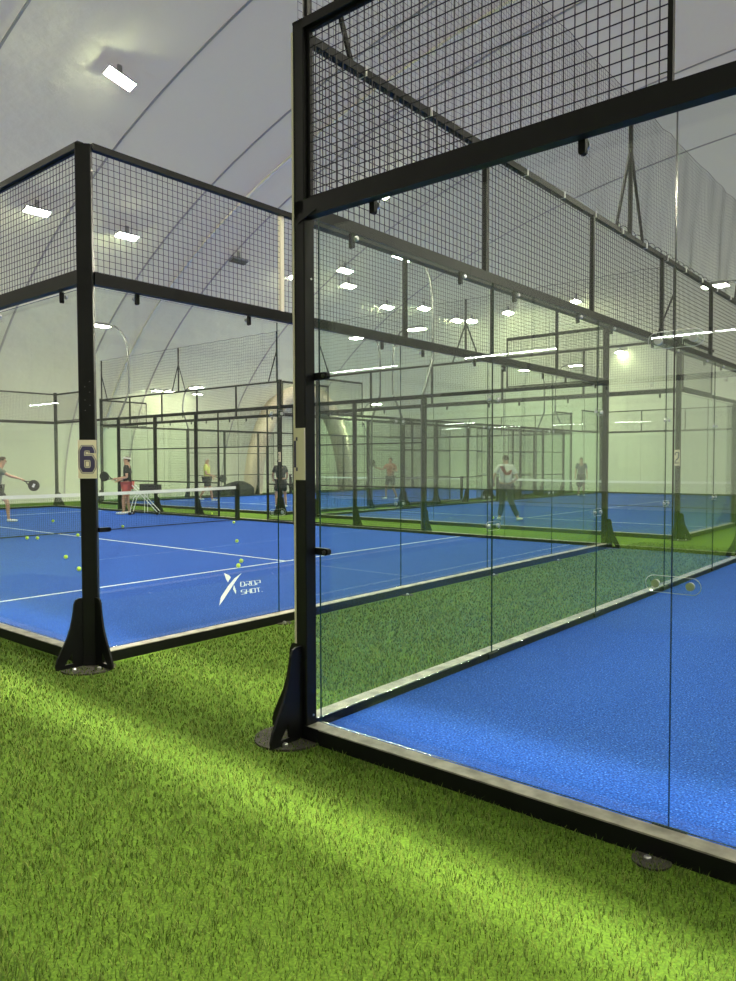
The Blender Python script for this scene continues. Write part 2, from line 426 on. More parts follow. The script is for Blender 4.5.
# two added, unseen light bars brighten strips of ground, high over the glass line
for y, pw, sp, lab in ((-.70, 46., .050, 'added unseen narrow beam light bar brightening a strip of grass, over the picture'), (.42, 34., .075, 'added unseen narrow beam light bar brightening the glass line, over the picture')):
    t = thing('added_light_bar', lab, 'lamp', (-1.5, y, 11.9))
    part('lamp_housing', MB().box(-8.1, 8.1, -.06, .06, .01, .09), M['housing'], t)
    for x in (-7.5, 0, 7.5): part('hanger', MB().tube([(x,0,.09),(x,0,.6)], .01, 6), M['housing'], t)
    ld = bpy.data.lights.new('added_bar_light', 'AREA'); ld.shape = 'RECTANGLE'; ld.size = 16; ld.size_y = .06; ld.spread = sp; ld.energy = pw; ld.color = (1., .95, .78)
    lo = bpy.data.objects.new('added_bar_light', ld); COL.objects.link(lo); lo.parent = t

# row of tube lamps behind the viewpoint (seen mirrored in the glass)
for i in range(9):
    xc = -21.3 + 3.5*i
    t = thing('tube_lamp', f'{ORD[i] if i < 8 else "last"} twin tube lamp of the row hung over the walkway behind the viewpoint', 'lamp', (xc, -9, 3.53), 0, 'tube lamps in a row')
    part('lamp_housing', MB().box(-.95, .95, -.035, .035, .035, .075), M['housing'], t)
    for a, b in ((-.93, -.03), (.03, .93)):
        part('tube', MB().tube([(a,0,.01),(b,0,.01)], .010, 8), M['tube'], t)
    zc = dome_z(xc, -9) - 3.53
    for s in (-.8, .8): part('suspension_wire', MB().tube([(s,0,.07),(s,0,max(.5, zc-.05))], .004, 5), M['wire'], t)

# ------------------------------------------------------------------ court builder
GL = .012
PANE_CACHE = {}
def pane_me(w, z0, z1):
    def f():
        mb = MB().box(.0015, w-.0015, .0, GL, z0, z1)
        return mb.mesh('pane', [M['glass'], M['gasket']], [1, 1, 0, 1, 0, 1])
    return cached(('pane', w, z0, z1), f)
def tab_me():   # glass clamp hanging below the beam, with its button on the court side
    def f():
        mb = MB().box(-.016, .016, -.030, -.006, -.112, -.04)
        mb.tube([(0,-.030,-.112),(0,-.004,-.112)], .016, 12)
        return mb.mesh('top_clamp', M['black'])
    return cached('tab', f)
def button_me(r=.02, key='btn'):
    return cached((key, r), lambda: MB().tube([(0,.012,0),(0,.026,0),(0,.032,0)], [r, r, r*.6], 14).mesh('button', M['steel'], smooth=False))
def spider_me():
    def f():
        mb = MB(); P = []
        for s, c in ((1, .075), (-1, -.075)):
            for k in range(9):
                a = -PI/2 + PI*k/8
                P.append((c + s*.032*math.cos(a), s*.032*math.sin(a)))
        mb.prism(P, .016, .022, lambda a, b, c: (a, c, b)); return mb.mesh('joint_plate', M['clear'])
    return cached('spider', f)
def rim_me():
    def f():
        P = []
        for s, c in ((1, .075), (-1, -.075)):
            for k in range(9):
                a = -PI/2 + PI*k/8
                P.append((c + s*.034*math.cos(a), .019, s*.034*math.sin(a)))
        P.append(P[0]); return MB().tube(P, .0013, 5).mesh('plate_rim', M['steel'])
    return cached('rim', f)

class Run:
    """one wall of a court: local x along it, local y into the court"""
    def __init__(s, org, ang): s.o = Vector(org); s.a = ang
    def at(s, x, y=0, z=0):
        c, n = math.cos(s.a), math.sin(s.a); return (s.o.x + c*x - n*y, s.o.y + n*x + c*y, z)

class Wall:
    """one whole wall of a court, bolted together: its thing and its parts in the run's local frame"""
    def __init__(s, run, label, name='court_fence', group=None):
        s.run = run; s.t = thing(name, label, 'fence', run.at(0, 0), run.a, group)
    def rail(s, x0, x1, anchors=True):
        L = x1 - x0
        o = obj('bottom_rail', MB().box(0, L, -.10, -.004, 0, .082).mesh('bottom_rail', M['black']), s.t, (x0, 0, 0))
        part('ledge', MB().box(0, L, -.099, -.006, .082, .089), M['ledge'], o, label='worn grey top ledge')
        if anchors:
            for k in range(1, int(L/2)+1):
                x = k*2 - .06
                if x < L - .3:
                    part('anchor_plate', MB().tube([(x,-.13,0),(x,-.13,.008)], .075, 20), M['pad'], o)
                    part('bolt', MB().tube([(x-.01,-.145,.008),(x-.01,-.145,.02),(x-.01,-.145,.026)], [.016,.016,.009], 8), M['steel'], o)
    def beam(s, x0, x1, z, name='steel_beam', h=.095, d=.06):
        obj(name, MB().box(0, x1-x0, -.10, -.10+d, z-h/2, z+h/2).mesh(name, M['black']), s.t, (x0, 0, 0))
    def top(s, x0, x1): s.beam(x0, x1, 4.0, 'top_rail', .05, .05)
    def glass(s, x0, w, tabs=True, z1=2.955, z0=.09, joint=None):
        """joint: local x of the joint whose fittings this pane carries"""
        p = obj('glass_panel', pane_me(w, z0, z1), s.t, (x0, 0, 0))
        if tabs:
            for x in (.42, w-.38):
                obj('top_clamp', tab_me(), p, (x, 0, 3.0)); obj('button', button_me(.017), p, (x, 0, 2.925))
        if joint is not None:
            for z in (1.08, 2.065):
                obj('joint_plate', spider_me(), p, (joint, 0, z)); obj('plate_rim', rim_me(), p, (joint, 0, z))
                for q in (-.068, .068): obj('button', button_me(.017, 'spb'), p, (joint + q, 0, z))
            obj('bottom_clamp', cached('bclamp', lambda: MB().box(-.07, .07, .013, .028, .05, .085).mesh('bottom_clamp', M['black'])), p, (joint, 0, 0))
        return p
    def mesh(s, x0, w, z0=3.06, z1=3.98, bars=(), r=.0017, y=-.06, frame=None, pitch=.05):
        p = obj('mesh_panel', cached(('lat', w, z0, z1, r, y, pitch), lambda: lattice(w, z1-z0, pitch, r, z0, y).mesh('mesh_panel', M['wire'])), s.t, (x0, 0, 0))
        if bars or frame:
            fr = MB(); k = .015
            for z in (z0, z1, *bars): fr.box(0, w, y-.012, y+.012, z-k, z+k)
            fr.box(-.004, .016, y-.0121, y+.0121, z0, z1).box(w-.016, w+.004, y-.0121, y+.0121, z0, z1)
            obj('panel_frame', fr.mesh('panel_frame', M['black']), p)
        return p
    def mpost(s, x, mat='black'):
        obj('mesh_post', cached(('mpost', mat), lambda: MB().box(-.02, .02, -.08, -.04, 3.05, 3.98).mesh('mesh_post', M[mat])), s.t, (x, 0, 0))
    def fpost(s, x, h=3.0, size=.08, foot=True):
        q = size/2
        p = obj('fence_post', cached(('fpost', h, size), lambda: MB().cbox(-q, q, -q, q, 0, h).mesh('fence_post', M['black'])), s.t, (x, -.05, 0))
        if foot: obj('gusset', gusset_me(), p, (0, -q, 0), -PI/2)

def post(run, x, h, lab, g=None, size=.08, off=(0, -.05), name='corner_post', gus=('y',), cat='post', turn=0., pad=True):
    t = thing(name, lab, cat, run.at(x + off[0], off[1]), run.a, g); s = size/2
    tb = part('post_tube', MB().cbox(-s, s, -s, s, 0, h-.006), M['black'], t); tb.rotation_euler.z = turn
    cp = part('post_cap', MB().cbox(-s-.003, s+.003, -s-.003, s+.003, h-.006, h, .008), M['black'], t); cp.rotation_euler.z = turn
    for d in gus:
        rz = {'y': -PI/2, 'x': 0, '-x': PI}[d]
        obj('gusset', gusset_me(), t, ((s if d == 'x' else -s if d == '-x' else 0), (-s if d == 'y' else 0), 0), rz)
    if pad:
        sx = sum({'x': 1, '-x': -1}.get(d, 0) for d in gus)
        part('base_pad', MB().tube([(.07*sx,-.07,0),(.07*sx,-.07,.012)], .20, 28), M['pad'], t)
        for bx, by in ((.03*sx+.05,-.19),(.19*sx,-.02-.03)):
            part('bolt', MB().tube([(bx,by,.012),(bx,by,.026),(bx,by,.032)], [.016,.016,.009], 8), M['steel'], t)
    return t

def tripod_parts(t, x, sides=(-1, 1)):
    post_ = part('net_post', MB().tube([(x,-.07,4.0),(x,-.07,5.5)], .026, 8), M['black'], t)
    for s in sides:
        part('brace', MB().tube([(x,-.07,4.95),(x+s*.38,-.07,4.02)], .018, 6), M['black'], t)

def high_net(run, length, lab, fine=True, xs=None):
    t = thing('high_net', lab, 'net', run.at(0, 0), run.a)
    for x in xs: tripod_parts(t, x, (-1,) if x > length - .3 else (1,) if x < .3 else (-1, 1))
    mb = MB(); pw = .045 if fine else .09; r = .0014 if fine else .0022; z0, z1 = 4.05, 5.5
    n = int(length/pw); k = int((z1-z0)/pw)
    wav = lambda x, z: -.07 + .026*math.sin(x*4.1+.6*math.sin(z*2)) * (1-(z-z0)/(z1-z0)*.8) + .008*math.sin(x*11+z*3)
    sag = lambda x, z: z + .02*math.sin(x*9) * (z-z0)/(z1-z0) * .6
    for i in range(n+1):
        x = length*i/n; mb.tube([(x, wav(x, z0+(z1-z0)*j/8), sag(x, z0+(z1-z0)*j/8)) for j in range(9)], r, 4, False)
    for j in range(k+1):
        z = z0+(z1-z0)*j/k; m = int(length/.25)
        mb.tube([(length*i/m, wav(length*i/m, z), sag(length*i/m, z)) for i in range(m+1)], r*(2.2 if j == k else 1), 4, False)
    part('netting', mb, M['netcord'], t)
    if fine:
        lace = [(4.6 + 3.6*i/260, -.07 + .035*math.sin(i*.42), 4.03 + .045*math.cos(i*.42)) for i in range(261)]
        lace = [(run_x, y, z) for run_x, y, z in lace]
        part('lacing_cord', MB().tube([(length - x, y, z) for x, y, z in lace], .004, 4), M['netcord'], t)
        for i in range(14):
            x = .35 + i*.7
            part('cable_tie', MB().box(x-.003, x+.003, -.103, -.037, 3.972, 4.029), M['zip'], t)
    return t

def light_pole(run, x, lab, g=None, h=5.87, out=.40):
    t = thing('light_pole', lab, 'light pole', run.at(x, -.05), run.a, g); k = h - 5.87
    pts = [(0,-.06,.02),(0,-.06,1.5),(0,-.06,3.0),(0,-out-.05,3.85),(0,-out-.06,4.2+k*.6),(0,-out-.05,5.2+k),(0,-out+.05,5.6+k),(0,-out+.22,5.83+k),(0,.0,5.92+k),(0,.25,5.94+k)]
    part('pole', MB().tube(pts, [.034]*4+[.03]*6, 8), M['galv'], t)
    flood_head(t, (0, .52, h), 0, True, .30, .55)
    return t

def tennis_net(court, org, ang, L, lab):
    """across the court: local x along the net"""
    t = thing('court_net', lab, 'net', (org[0], org[1], FZ), ang)
    zt = lambda x: .88 + .04*(2*x/L-1)**2
    mb = MB(); n = int(L/.045); k = 18
    for i in range(n+1):
        x = L*i/n; mb.box(x-.0016, x+.0016, -.0016, .0016, .02, zt(x)-.02)
    for j in range(k+1):
        m = 24
        mb.tube([(L*i/m, 0, .02+(zt(L*i/m)-.04)*j/k) for i in range(m+1)], .0016, 4, False)
    part('netting', mb, M['netcord'], t)
    b = MB(); m = 24
    for i in range(m):
        xa, xb = L*i/m, L*(i+1)/m
        b.add([(xa,-.008,zt(xa)-.075),(xb,-.008,zt(xb)-.075),(xb,.008,zt(xb)-.075),(xa,.008,zt(xa)-.075),(xa,-.008,zt(xa)),(xb,-.008,zt(xb)),(xb,.008,zt(xb)),(xa,.008,zt(xa))],
              [(3,2,1,0),(4,5,6,7),(0,1,5,4),(2,3,7,6)])
    part('top_band', b, M['band'], t, label='white band along the top of the net')
    part('bottom_cord', MB().tube([(L*i/12,0,.022) for i in range(13)], .012, 6), M['netcord'], t)
    for x in (-.05, L+.05):
        part('net_post', MB().cbox(x-.05, x+.05, -.05, .05, 0, .98, .01).box(x-.09, x+.09, -.09, .09, 0, .012), M['black'], t)
    return t

def add_lines(floor, lw=.05):
    z0, z1 = FZ, FZ+.002
    for x in (3.05, 16.95): part('court_line', MB().box(x-lw/2, x+lw/2, .02, 9.98, z0, z1), M['line'], floor)
    part('court_line', MB().box(3.05+lw/2, 16.95-lw/2, 5-lw/2, 5+lw/2, z0, z1), M['line'], floor)

def court_floor(loc, rz):
    o = struct('floor', MB().box(0, 20, 0, 10, .001, FZ), M['blue']); o.location = loc; o.rotation_euler = (0,0,rz)
    add_lines(o); return o

def corner_run(loc, rz):
    c, s = math.cos(rz), math.sin(rz)
    f = lambda x, y: (loc[0]+c*x-s*y, loc[1]+s*x+c*y)
    return {'S': Run((*f(0,0), 0), rz), 'E': Run((*f(20,0), 0), rz+PI/2), 'N': Run((*f(20,10), 0), rz+PI), 'W': Run((*f(0,10), 0), rz-PI/2)}

# ---- number plates
def plate(t, fn, s, z0, z1, w, ch, name='number_plate', digit=True, dw=.6):
    """flat plate on the -y face of a post of half size s"""
    p = part(name, MB().box(-w/2, w/2, -s-.006, -s-.001, z0, z1), M['cream'], t, label='cream number plate' + (f' reading {ch}' if digit else ''))
    if digit:
        mb = MB(); h = (z1-z0)*.66; ww = w*dw; write(mb, ch, -ww/2, z0+(z1-z0)*.17, ww, h, .022, lambda a, b, c: (a, -s-.006-c, b), 0, .0015)
        part('digit', mb, M['purple'], p, label=f'dark digit {ch}')
    return p

# ================================================================== NEAREST COURT
NL = (0, 0)
R = corner_run(NL, 0)
court_floor((0,0,0), 0)
S, W, Nn = R['S'], R['W'], R['N']          # W runs from the far end (x=0) to the near corner (x=10)
np_ = post(S, 0, 4.0, 'tall black steel corner post of the nearest court, cream plate on its left face', None, .084, (.010, -.058), gus=('y', '-x'))
pl = part('number_plate', MB().box(-.043, .043, -.0485, -.0425, 1.48, 1.77), M['cream'], np_, label='cream number plate seen almost edge on')
part('digit', MB().box(-.040, -.024, -.0500, -.0485, 1.55, 1.70).box(-.024, -.012, -.0500, -.0485, 1.53, 1.55).box(-.024,-.012,-.05,-.0485,1.70,1.72), M['purple'], pl, label='dark edge of a printed digit')
for z in (.14, 3.62, 3.25, 3.9, 2.6):
    part('screw', MB().tube([(.042,.012,z),(.046,.012,z)], .006, 8), M['steel'], np_)
for z in (1.075, 2.06):
    br = part('glass_bracket', MB().box(.03, .125, .030, .056, z-.02, z+.02).tube([(.125,.030,z),(.125,.056,z)], .02, 12), M['black'], np_)
    part('bolt', MB().tube([(.118,.030,z),(.118,.020,z),(.118,.016,z)], [.011,.011,.006], 10), M['dark'], br)
part('corner_bracket', MB().add([(.0,-.048,2.90),(.14,-.048,2.95),(.0,-.048,2.95),(.0,-.040,2.90),(.14,-.040,2.95),(.0,-.040,2.95)],[(0,1,2),(5,4,3),(0,3,4,1),(1,4,5,2),(2,5,3,0)]), M['black'], np_)
part('edge_highlight', MB().box(-.0465, -.034, -.0460, -.0425, .55, 3.95), M['edge'], np_, label='pale painted highlight up the left edge')  # pale colour paints the lit edge of the post as a thin strip
part('base_bracket', MB().box(.03, .13, -.05, -.042, .03, .09), M['black'], np_)
post(W, 0, 4.06, 'black corner post at the far end of the nearest court end wall', None, .09, (-.03, -.05), gus=('y', '-x'))
w_ = Wall(S, 'glass side wall of the nearest court with thick beam and one mesh panel above')
w_.rail(.05, 10); w_.beam(-.03, 6, 2.975); w_.beam(-.02, 2.05, 3.975, 'top_rail', .05, .05)
w_.glass(.06, 1.95, joint=1.95); w_.glass(2.01, 2.0)
w_.mesh(.06, 1.95, 3.03, 3.95, r=.002, frame=True); w_.fpost(4.05)
w_ = Wall(W, 'glass end wall of the nearest court running away from the tall corner post')
w_.rail(0, 10); w_.beam(0, 9.96, 3.0, h=.10); w_.top(0, 9.96)
for i in range(5):
    w_.glass(2*i, 2.0, joint=2.0 if i < 4 else None); w_.mesh(2*i, 2.0, r=.002)
    if i < 4: w_.mpost(2*i+2)
hn = high_net(W, 10, 'wavy black safety net on tripods above the nearest court end wall', True, (.35, 5.0, 9.94))
w_ = Wall(Nn, 'glass corner at the far side of the nearest court, beyond the right picture edge')
w_.rail(14, 20, False); w_.beam(14, 20, 3.0)
for x in (16, 18): w_.glass(x, 2.0)
light_pole(Nn, 15.9, 'light pole on the far side of the nearest court, right of the picture')
light_pole(S, 4.15, 'light pole on the near side of the nearest court, right of the picture')

# ================================================================== COURT 6
LL = (-22.44, .03)
R = corner_run(LL, 0); S, E, Nn, W = R['S'], R['E'], R['N'], R['W']
lf = court_floor((*LL, 0), 0)
C6 = 'the left court'
t6 = post(S, 20, 3.99, 'black corner post wearing the cream plate with the number 6', None, .115, (.068, -.06), gus=('y', 'x'), turn=math.radians(52))
pl = part('number_plate', MB().box(-.068, .068, -.0635, -.0590, 1.46, 1.755), M['cream'], t6, label='cream number plate reading 6'); pl.rotation_euler.z = math.radians(52)
for lw, d0, d1, mat, lab in ((.052, 0, .0008, 'purple', 'purple outline of the digit 6'), (.043, .0008, .0016, 'cream', 'cream inner outline of the digit 6'), (.033, .0016, .0024, 'purple', 'purple fill of the digit 6')):
    mb = MB(); write(mb, '6', -.039, 1.525, .078, .165, lw, lambda a, b, c: (a, -.0635-c, b), d0, d1)
    part('digit', mb, M[mat], pl, label=lab)
for i, z in enumerate((1.98, 2.02, 2.06, 2.12, 2.16, 2.20)):
    q = part('screw', MB().tube([(-.01+.035*(i % 2),-.058,z),(-.01+.035*(i % 2),-.061,z)], .004, 6), M['galv'], t6); q.rotation_euler.z = math.radians(52)
part('glass_clip', MB().box(.03, .062, .05, .13, 1.04, 1.075).tube([(.03,.13,1.0575),(.062,.13,1.0575)], .0175, 12), M['black'], t6)
post(Nn, 0, 4.06, 'black far corner post standing where the end wall of the left court ends', None, .09, (-.03,-.05), gus=('y', '-x'))
post(Nn, 20, 4.06, 'black corner post at the far left end of the left court', None, .09, (.03,-.05), gus=('y', 'x'))
w_ = Wall(E, 'glass end wall running right from the post numbered 6')
w_.rail(0, 10); w_.beam(0, 10, 3.0); w_.top(0, 10)
for i in range(5):
    w_.glass(2*i, 2.0, joint=2.0 if i < 4 else None); w_.mesh(2*i, 2.0)
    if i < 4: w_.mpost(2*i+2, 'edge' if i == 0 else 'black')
w_ = Wall(S, 'glass side wall running left from the post numbered 6')
w_.rail(12, 20, False); w_.beam(12, 20.05, 3.0); w_.top(18, 20.05); w_.mesh(18, 2.0, frame=True); w_.fpost(15.95)
for x in (16, 18): w_.glass(x, 2.0)
w_ = Wall(Nn, 'long dark far side fence of the left court with a gate opening by the net')
w_.rail(0, 20, False); w_.beam(0, 20, 3.0, h=.07)
for x in (0, 18): w_.top(x, x+2); w_.mesh(x, 2.0, frame=True)
for x in (0, 2, 16, 18): w_.glass(x, 2.0, False)
for x in (4, 6, 8, 12, 14, 16): w_.fpost(x)
for x in (9, 11): w_.fpost(x, 2.0, .05, False)
for x, w in ((4, 2), (6, 2), (8, 1), (11, 1), (12, 2), (14, 2)): w_.mesh(x, w, .1, 2.96, bars=(1.02, 2.0), y=-.05)
w_.mesh(9, 2, 2.0, 2.96, y=-.05, frame=True)
w_ = Wall(W, 'glass end wall closing the far left end of the left court')
w_.rail(0, 10, False); w_.beam(0, 10, 3.0); w_.top(0, 10)
for i in range(5):
    w_.glass(2*i, 2.0, False); w_.mesh(2*i, 2.0)
    if i < 4: w_.mpost(2*i+2)
light_pole(Nn, 4.1, 'curved light pole at the far side of the left court, seen through the end wall')
light_pole(Nn, 16.1, 'curved light pole rising just right of the post numbered 6')
light_pole(S, 16.1, 'light pole on the near side of the left court, left of the picture')
light_pole(S, 4, 'light pole at the back of the near side of the left court, outside the picture')
tennis_net(C6, (LL[0]+9.9, LL[1]+.1), PI/2, 9.8, 'black court net with white band across the court behind the post numbered 6')

# logo on the floor of the left court (ground coordinates, world minus court origin)
def flat(P): return MB().prism(P, FZ+.0005, FZ+.0025)
lg = part('floor_logo', flat([(19.041, 2.011), (18.649, 2.35), (18.101, 2.908), (17.694, 3.346), (17.393, 3.725), (17.752, 3.343), (18.213, 2.869), (18.747, 2.32)]), M['line'], lf, label='white crossed blade logo')
part('logo_wing', flat([(17.202, 3.57), (17.44, 3.47), (17.58, 3.379), (17.876, 3.086), (17.62, 3.261)]), M['line'], lf)
part('logo_wing', flat([(18.103, 2.998), (18.471, 2.725), (18.622, 2.592), (18.342, 2.784)]), M['line'], lf)
def text(word, bl, br, tl):
    bl, br, tl = Vector(bl), Vector(br), Vector(tl); n = len(word.replace('.', '')); adv = (br-bl)/n; up = tl-bl
    k = adv.length; mb = MB()
    for i, ch in enumerate(word):
        for pl_ in GLYPH[ch]:
            P = [bl + adv*(i + .08 + .74*a) + up*(.07 + .86*b) for a, b in pl_]
            stroke(mb, P, .0125 if ch != '.' else .02, lambda a, b, c: (a, b, FZ + .0005 + c), 0, .002)
    part('floor_lettering', mb, M['line'], lf, label='white floor lettering reading ' + word)
text('DROP', (18.285,2.949), (18.364,3.231), (17.972,3.211))
text('SHOT.', (18.716,2.591), (18.756,2.876), (18.454,2.813))

# ================================================================== COURTS 1 AND 2
def far_court(loc, num, cname, sidewords):
    rz = PI/2; R = corner_run(loc, rz); S, E, Nn, W = R['S'], R['E'], R['N'], R['W']
    # local x runs away from the viewer; W is the end wall facing the viewer, from its left corner (0) to its right corner (10)
    court_floor((*loc, 0), rz)
    z0, z1 = (1.49, 1.81) if num == '2' else (1.60, 1.89)
    t = post(W, 10, 4.06, 'black corner post with a cream plate 2, seen right of the second glass joint' if num == '2' else 'black corner post with a narrow plate 1, behind the right net post', None, .09, (0.0, -.05), gus=('y', 'x'))
    plate(t, None, .045, z0, z1, .11 if num == '2' else .12, num)
    # the number is what tells this post apart
    post(W, 0, 4.06, f'black near left corner post of {cname}', None, .09, (0,-.05), gus=('y', '-x'))
    post(E, 0, 4.06, f'black far right corner post of {cname}', None, .09, (0,-.05))
    post(E, 10, 4.06, f'black far left corner post of {cname}', None, .09, (0,-.05))
    ws = {}
    for run, L, w in ((W, 10, 'end wall facing the walkway'), (E, 10, 'far end wall'), (S, 20, 'right hand side fence'), (Nn, 20, 'left hand side fence')):
        w_ = ws[w] = Wall(run, f'{w} of {cname}, glass and dark steel')
        w_.rail(0, L, False); w_.beam(0, L, 3.0, h=.09 if L == 10 else .07)
        if L == 10:
            w_.top(0, L)
            for i in range(5):
                w_.glass(2*i, 2.0, run is W); w_.mesh(2*i, 2.0)
                if i < 4: w_.mpost(2*i+2)
        else:
            fx = (lambda x: x) if run is S else (lambda x: 20-x)
            for x in (4, 6, 8, 12, 14, 16): w_.fpost(fx(x))
            for x in (0, 2, 16, 18): w_.glass(x, 2.0, False)
            for x, ww in ((4, 2), (6, 2), (8, 1), (11, 1), (12, 2), (14, 2)): w_.mesh(x, ww, .1, 2.96, bars=(1.02, 2.0), y=-.05)
            for x in (0, 18): w_.mesh(x, 2.0, frame=True); w_.top(x, x+2)
            side = 'right' if run is S else 'left'
            for x in (4.1, 16.1):
                hh = 4.75 if (num == '1' and run is Nn) else 5.87
                light_pole(run, fx(x), f'curved light pole at the {"near" if x < 9 else "back"} {side} fence of {cname}', None, hh)
    high_net(W, 10, f'thin safety net on tripods above the near end wall of {cname}', False, (.1, 5.0, 9.9))
    c, s = math.cos(rz), math.sin(rz)
    o = (loc[0] - .1, loc[1] + 10)
    tennis_net(cname, o, PI, 9.8, f'black net with white band across {cname}')
far_court((-13.42, 12.45), '1', 'the far left court', None)
far_court((-1.86, 12.45), '2', 'the far right court', None)

# ------------------------------------------------------------------ balls
def ball_me():
    def f():
        me = MB().sphere((0,0,0), .033, 16, 12).mesh('ball', M['ball'], smooth=True); return me
    return cached('ball', f)
def seam_me():
    def f():
        P = []
        for k in range(41):
            t = 2*PI*k/40; a, b = .75, .25
            v = Vector((a*math.cos(t)+b*math.cos(3*t), a*math.sin(t)-b*math.sin(3*t), 2*math.sqrt(a*b)*math.sin(2*t))).normalized()*.0326
            P.append(v)
        return MB().tube(P, .0016, 5).mesh('seam', M['white'])
    return cached('seam', f)
BALLS = [(-12.0,4.03,'yellow ball left of a twin at the foot of the net of the left court'), (-11.83,4.16,'yellow ball right of a twin at the foot of the net of the left court'),
 (-15.88,6.56,'yellow ball lying behind the net of the left court'), (-8.46,2.98,'yellow ball on the blue floor left of the post numbered 6'),
 (-7.01,2.41,'yellow ball half hidden behind the left edge of the post numbered 6'), (-11.77,5.0,'yellow ball touching the center line just left of the post numbered 6'),
 (-12.9,6.76,'yellow ball near the net right of the post numbered 6'), (-5.86,4.44,'rear ball of the touching pair above the floor lettering'),
 (-5.50,4.08,'front ball of the pair above the floor lettering, on the service line'), (-11.75,9.2,'ball lying at the foot of the right net post of the left court'),
 (-8.19,6.31,'pale ball lying alone in the middle of the left court'), (-7.36,14.55,'ball beside the foot of the person in the white shirt'),
 (-15.18,11.2,'ball on the green strip behind the far fence of the left court')]
for x, y, lab in BALLS:
    z = .033 + (0 if 10.2 < y < 12.3 else FZ + .001)
    b = thing('ball', lab, 'ball', (x, y, z), random.random()*6, 'yellow padel balls on the floors', ball_me())
    obj('seam', seam_me(), b)

# ------------------------------------------------------------------ people
def skin_mesh(name, chains, mat, sub=2, roots=None):
    """chains: list of [(point, radius), ...]; chains whose first point equals an existing point join it unless told to be loose"""
    verts, rad, edges, idx, isl = [], [], [], {}, []
    for ch, loose in chains:
        prev = None
        for j, (p, r) in enumerate(ch):
            key = tuple(round(c, 4) for c in p)
            if not loose and key in idx: i = idx[key]
            else:
                i = len(verts); verts.append(p); rad.append(r if isinstance(r, tuple) else (r, r))
                if not loose: idx[key] = i
                if j == 0: isl.append(i)
            if prev is not None: edges.append((prev, i))
            prev = i
    me = bpy.data.meshes.new(name); me.from_pydata(verts, edges, [])
    o = bpy.data.objects.new(name, me); COL.objects.link(o)
    md = o.modifiers.new('s', 'SKIN'); md.use_smooth_shade = True
    me.update()
    sv = me.skin_vertices[0].data
    for i, r in enumerate(rad): sv[i].radius = r; sv[i].use_root = i in isl
    ss = o.modifiers.new('b', 'SUBSURF'); ss.levels = sub; ss.render_levels = sub
    dg = bpy.context.evaluated_depsgraph_get(); dg.update()
    m2 = bpy.data.meshes.new_from_object(o.evaluated_get(dg)); m2.name = name
    bpy.data.objects.remove(o); bpy.data.meshes.remove(me)
    m2.materials.clear(); m2.materials.append(mat)
    m2.polygons.foreach_set('use_smooth', [True]*len(m2.polygons)); return m2

def racket(loc, direction, lab, mat='rubber', normal=(0,1,0), emblem=False):
    d = Vector(direction).normalized(); nrm = Vector(normal); nrm = (nrm - d*nrm.dot(d)).normalized(); s = d.cross(nrm)
    F = lambda a, b, c: Vector(loc)*0 + s*a + d*b + nrm*c
    t = thing('padel_racket', lab, 'racket', loc)
    P = []
    for k in range(28):
        a = 2*PI*k/28; P.append((.125*math.cos(a), .325 + .135*math.sin(a)))
    part('racket_face', MB().prism(P, -.018, .018, lambda a, b, c: F(a, b, c)), M[mat], t)
    part('racket_rim', MB().tube([F(1.03*a, .325+1.03*(b-.325), 0) for a, b in P+[P[0]]], .019, 6), M['shoe_dark'], t)
    part('throat', MB().tube([F(0,.08,0), F(-.06,.21,0)], .014, 6).tube([F(0,.08,0), F(.06,.21,0)], .014, 6), M[mat], t)
    part('handle', MB().tube([F(0,-.06,0), F(0,.09,0)], .017, 8), M['rubber'], t)
    if emblem: part('emblem', MB().prism([(-.05,.30),(.05,.30),(.05,.36),(-.05,.36)], -.0195, .0195, lambda a, b, c: F(a, b, c)), M['white'], t)
    return t

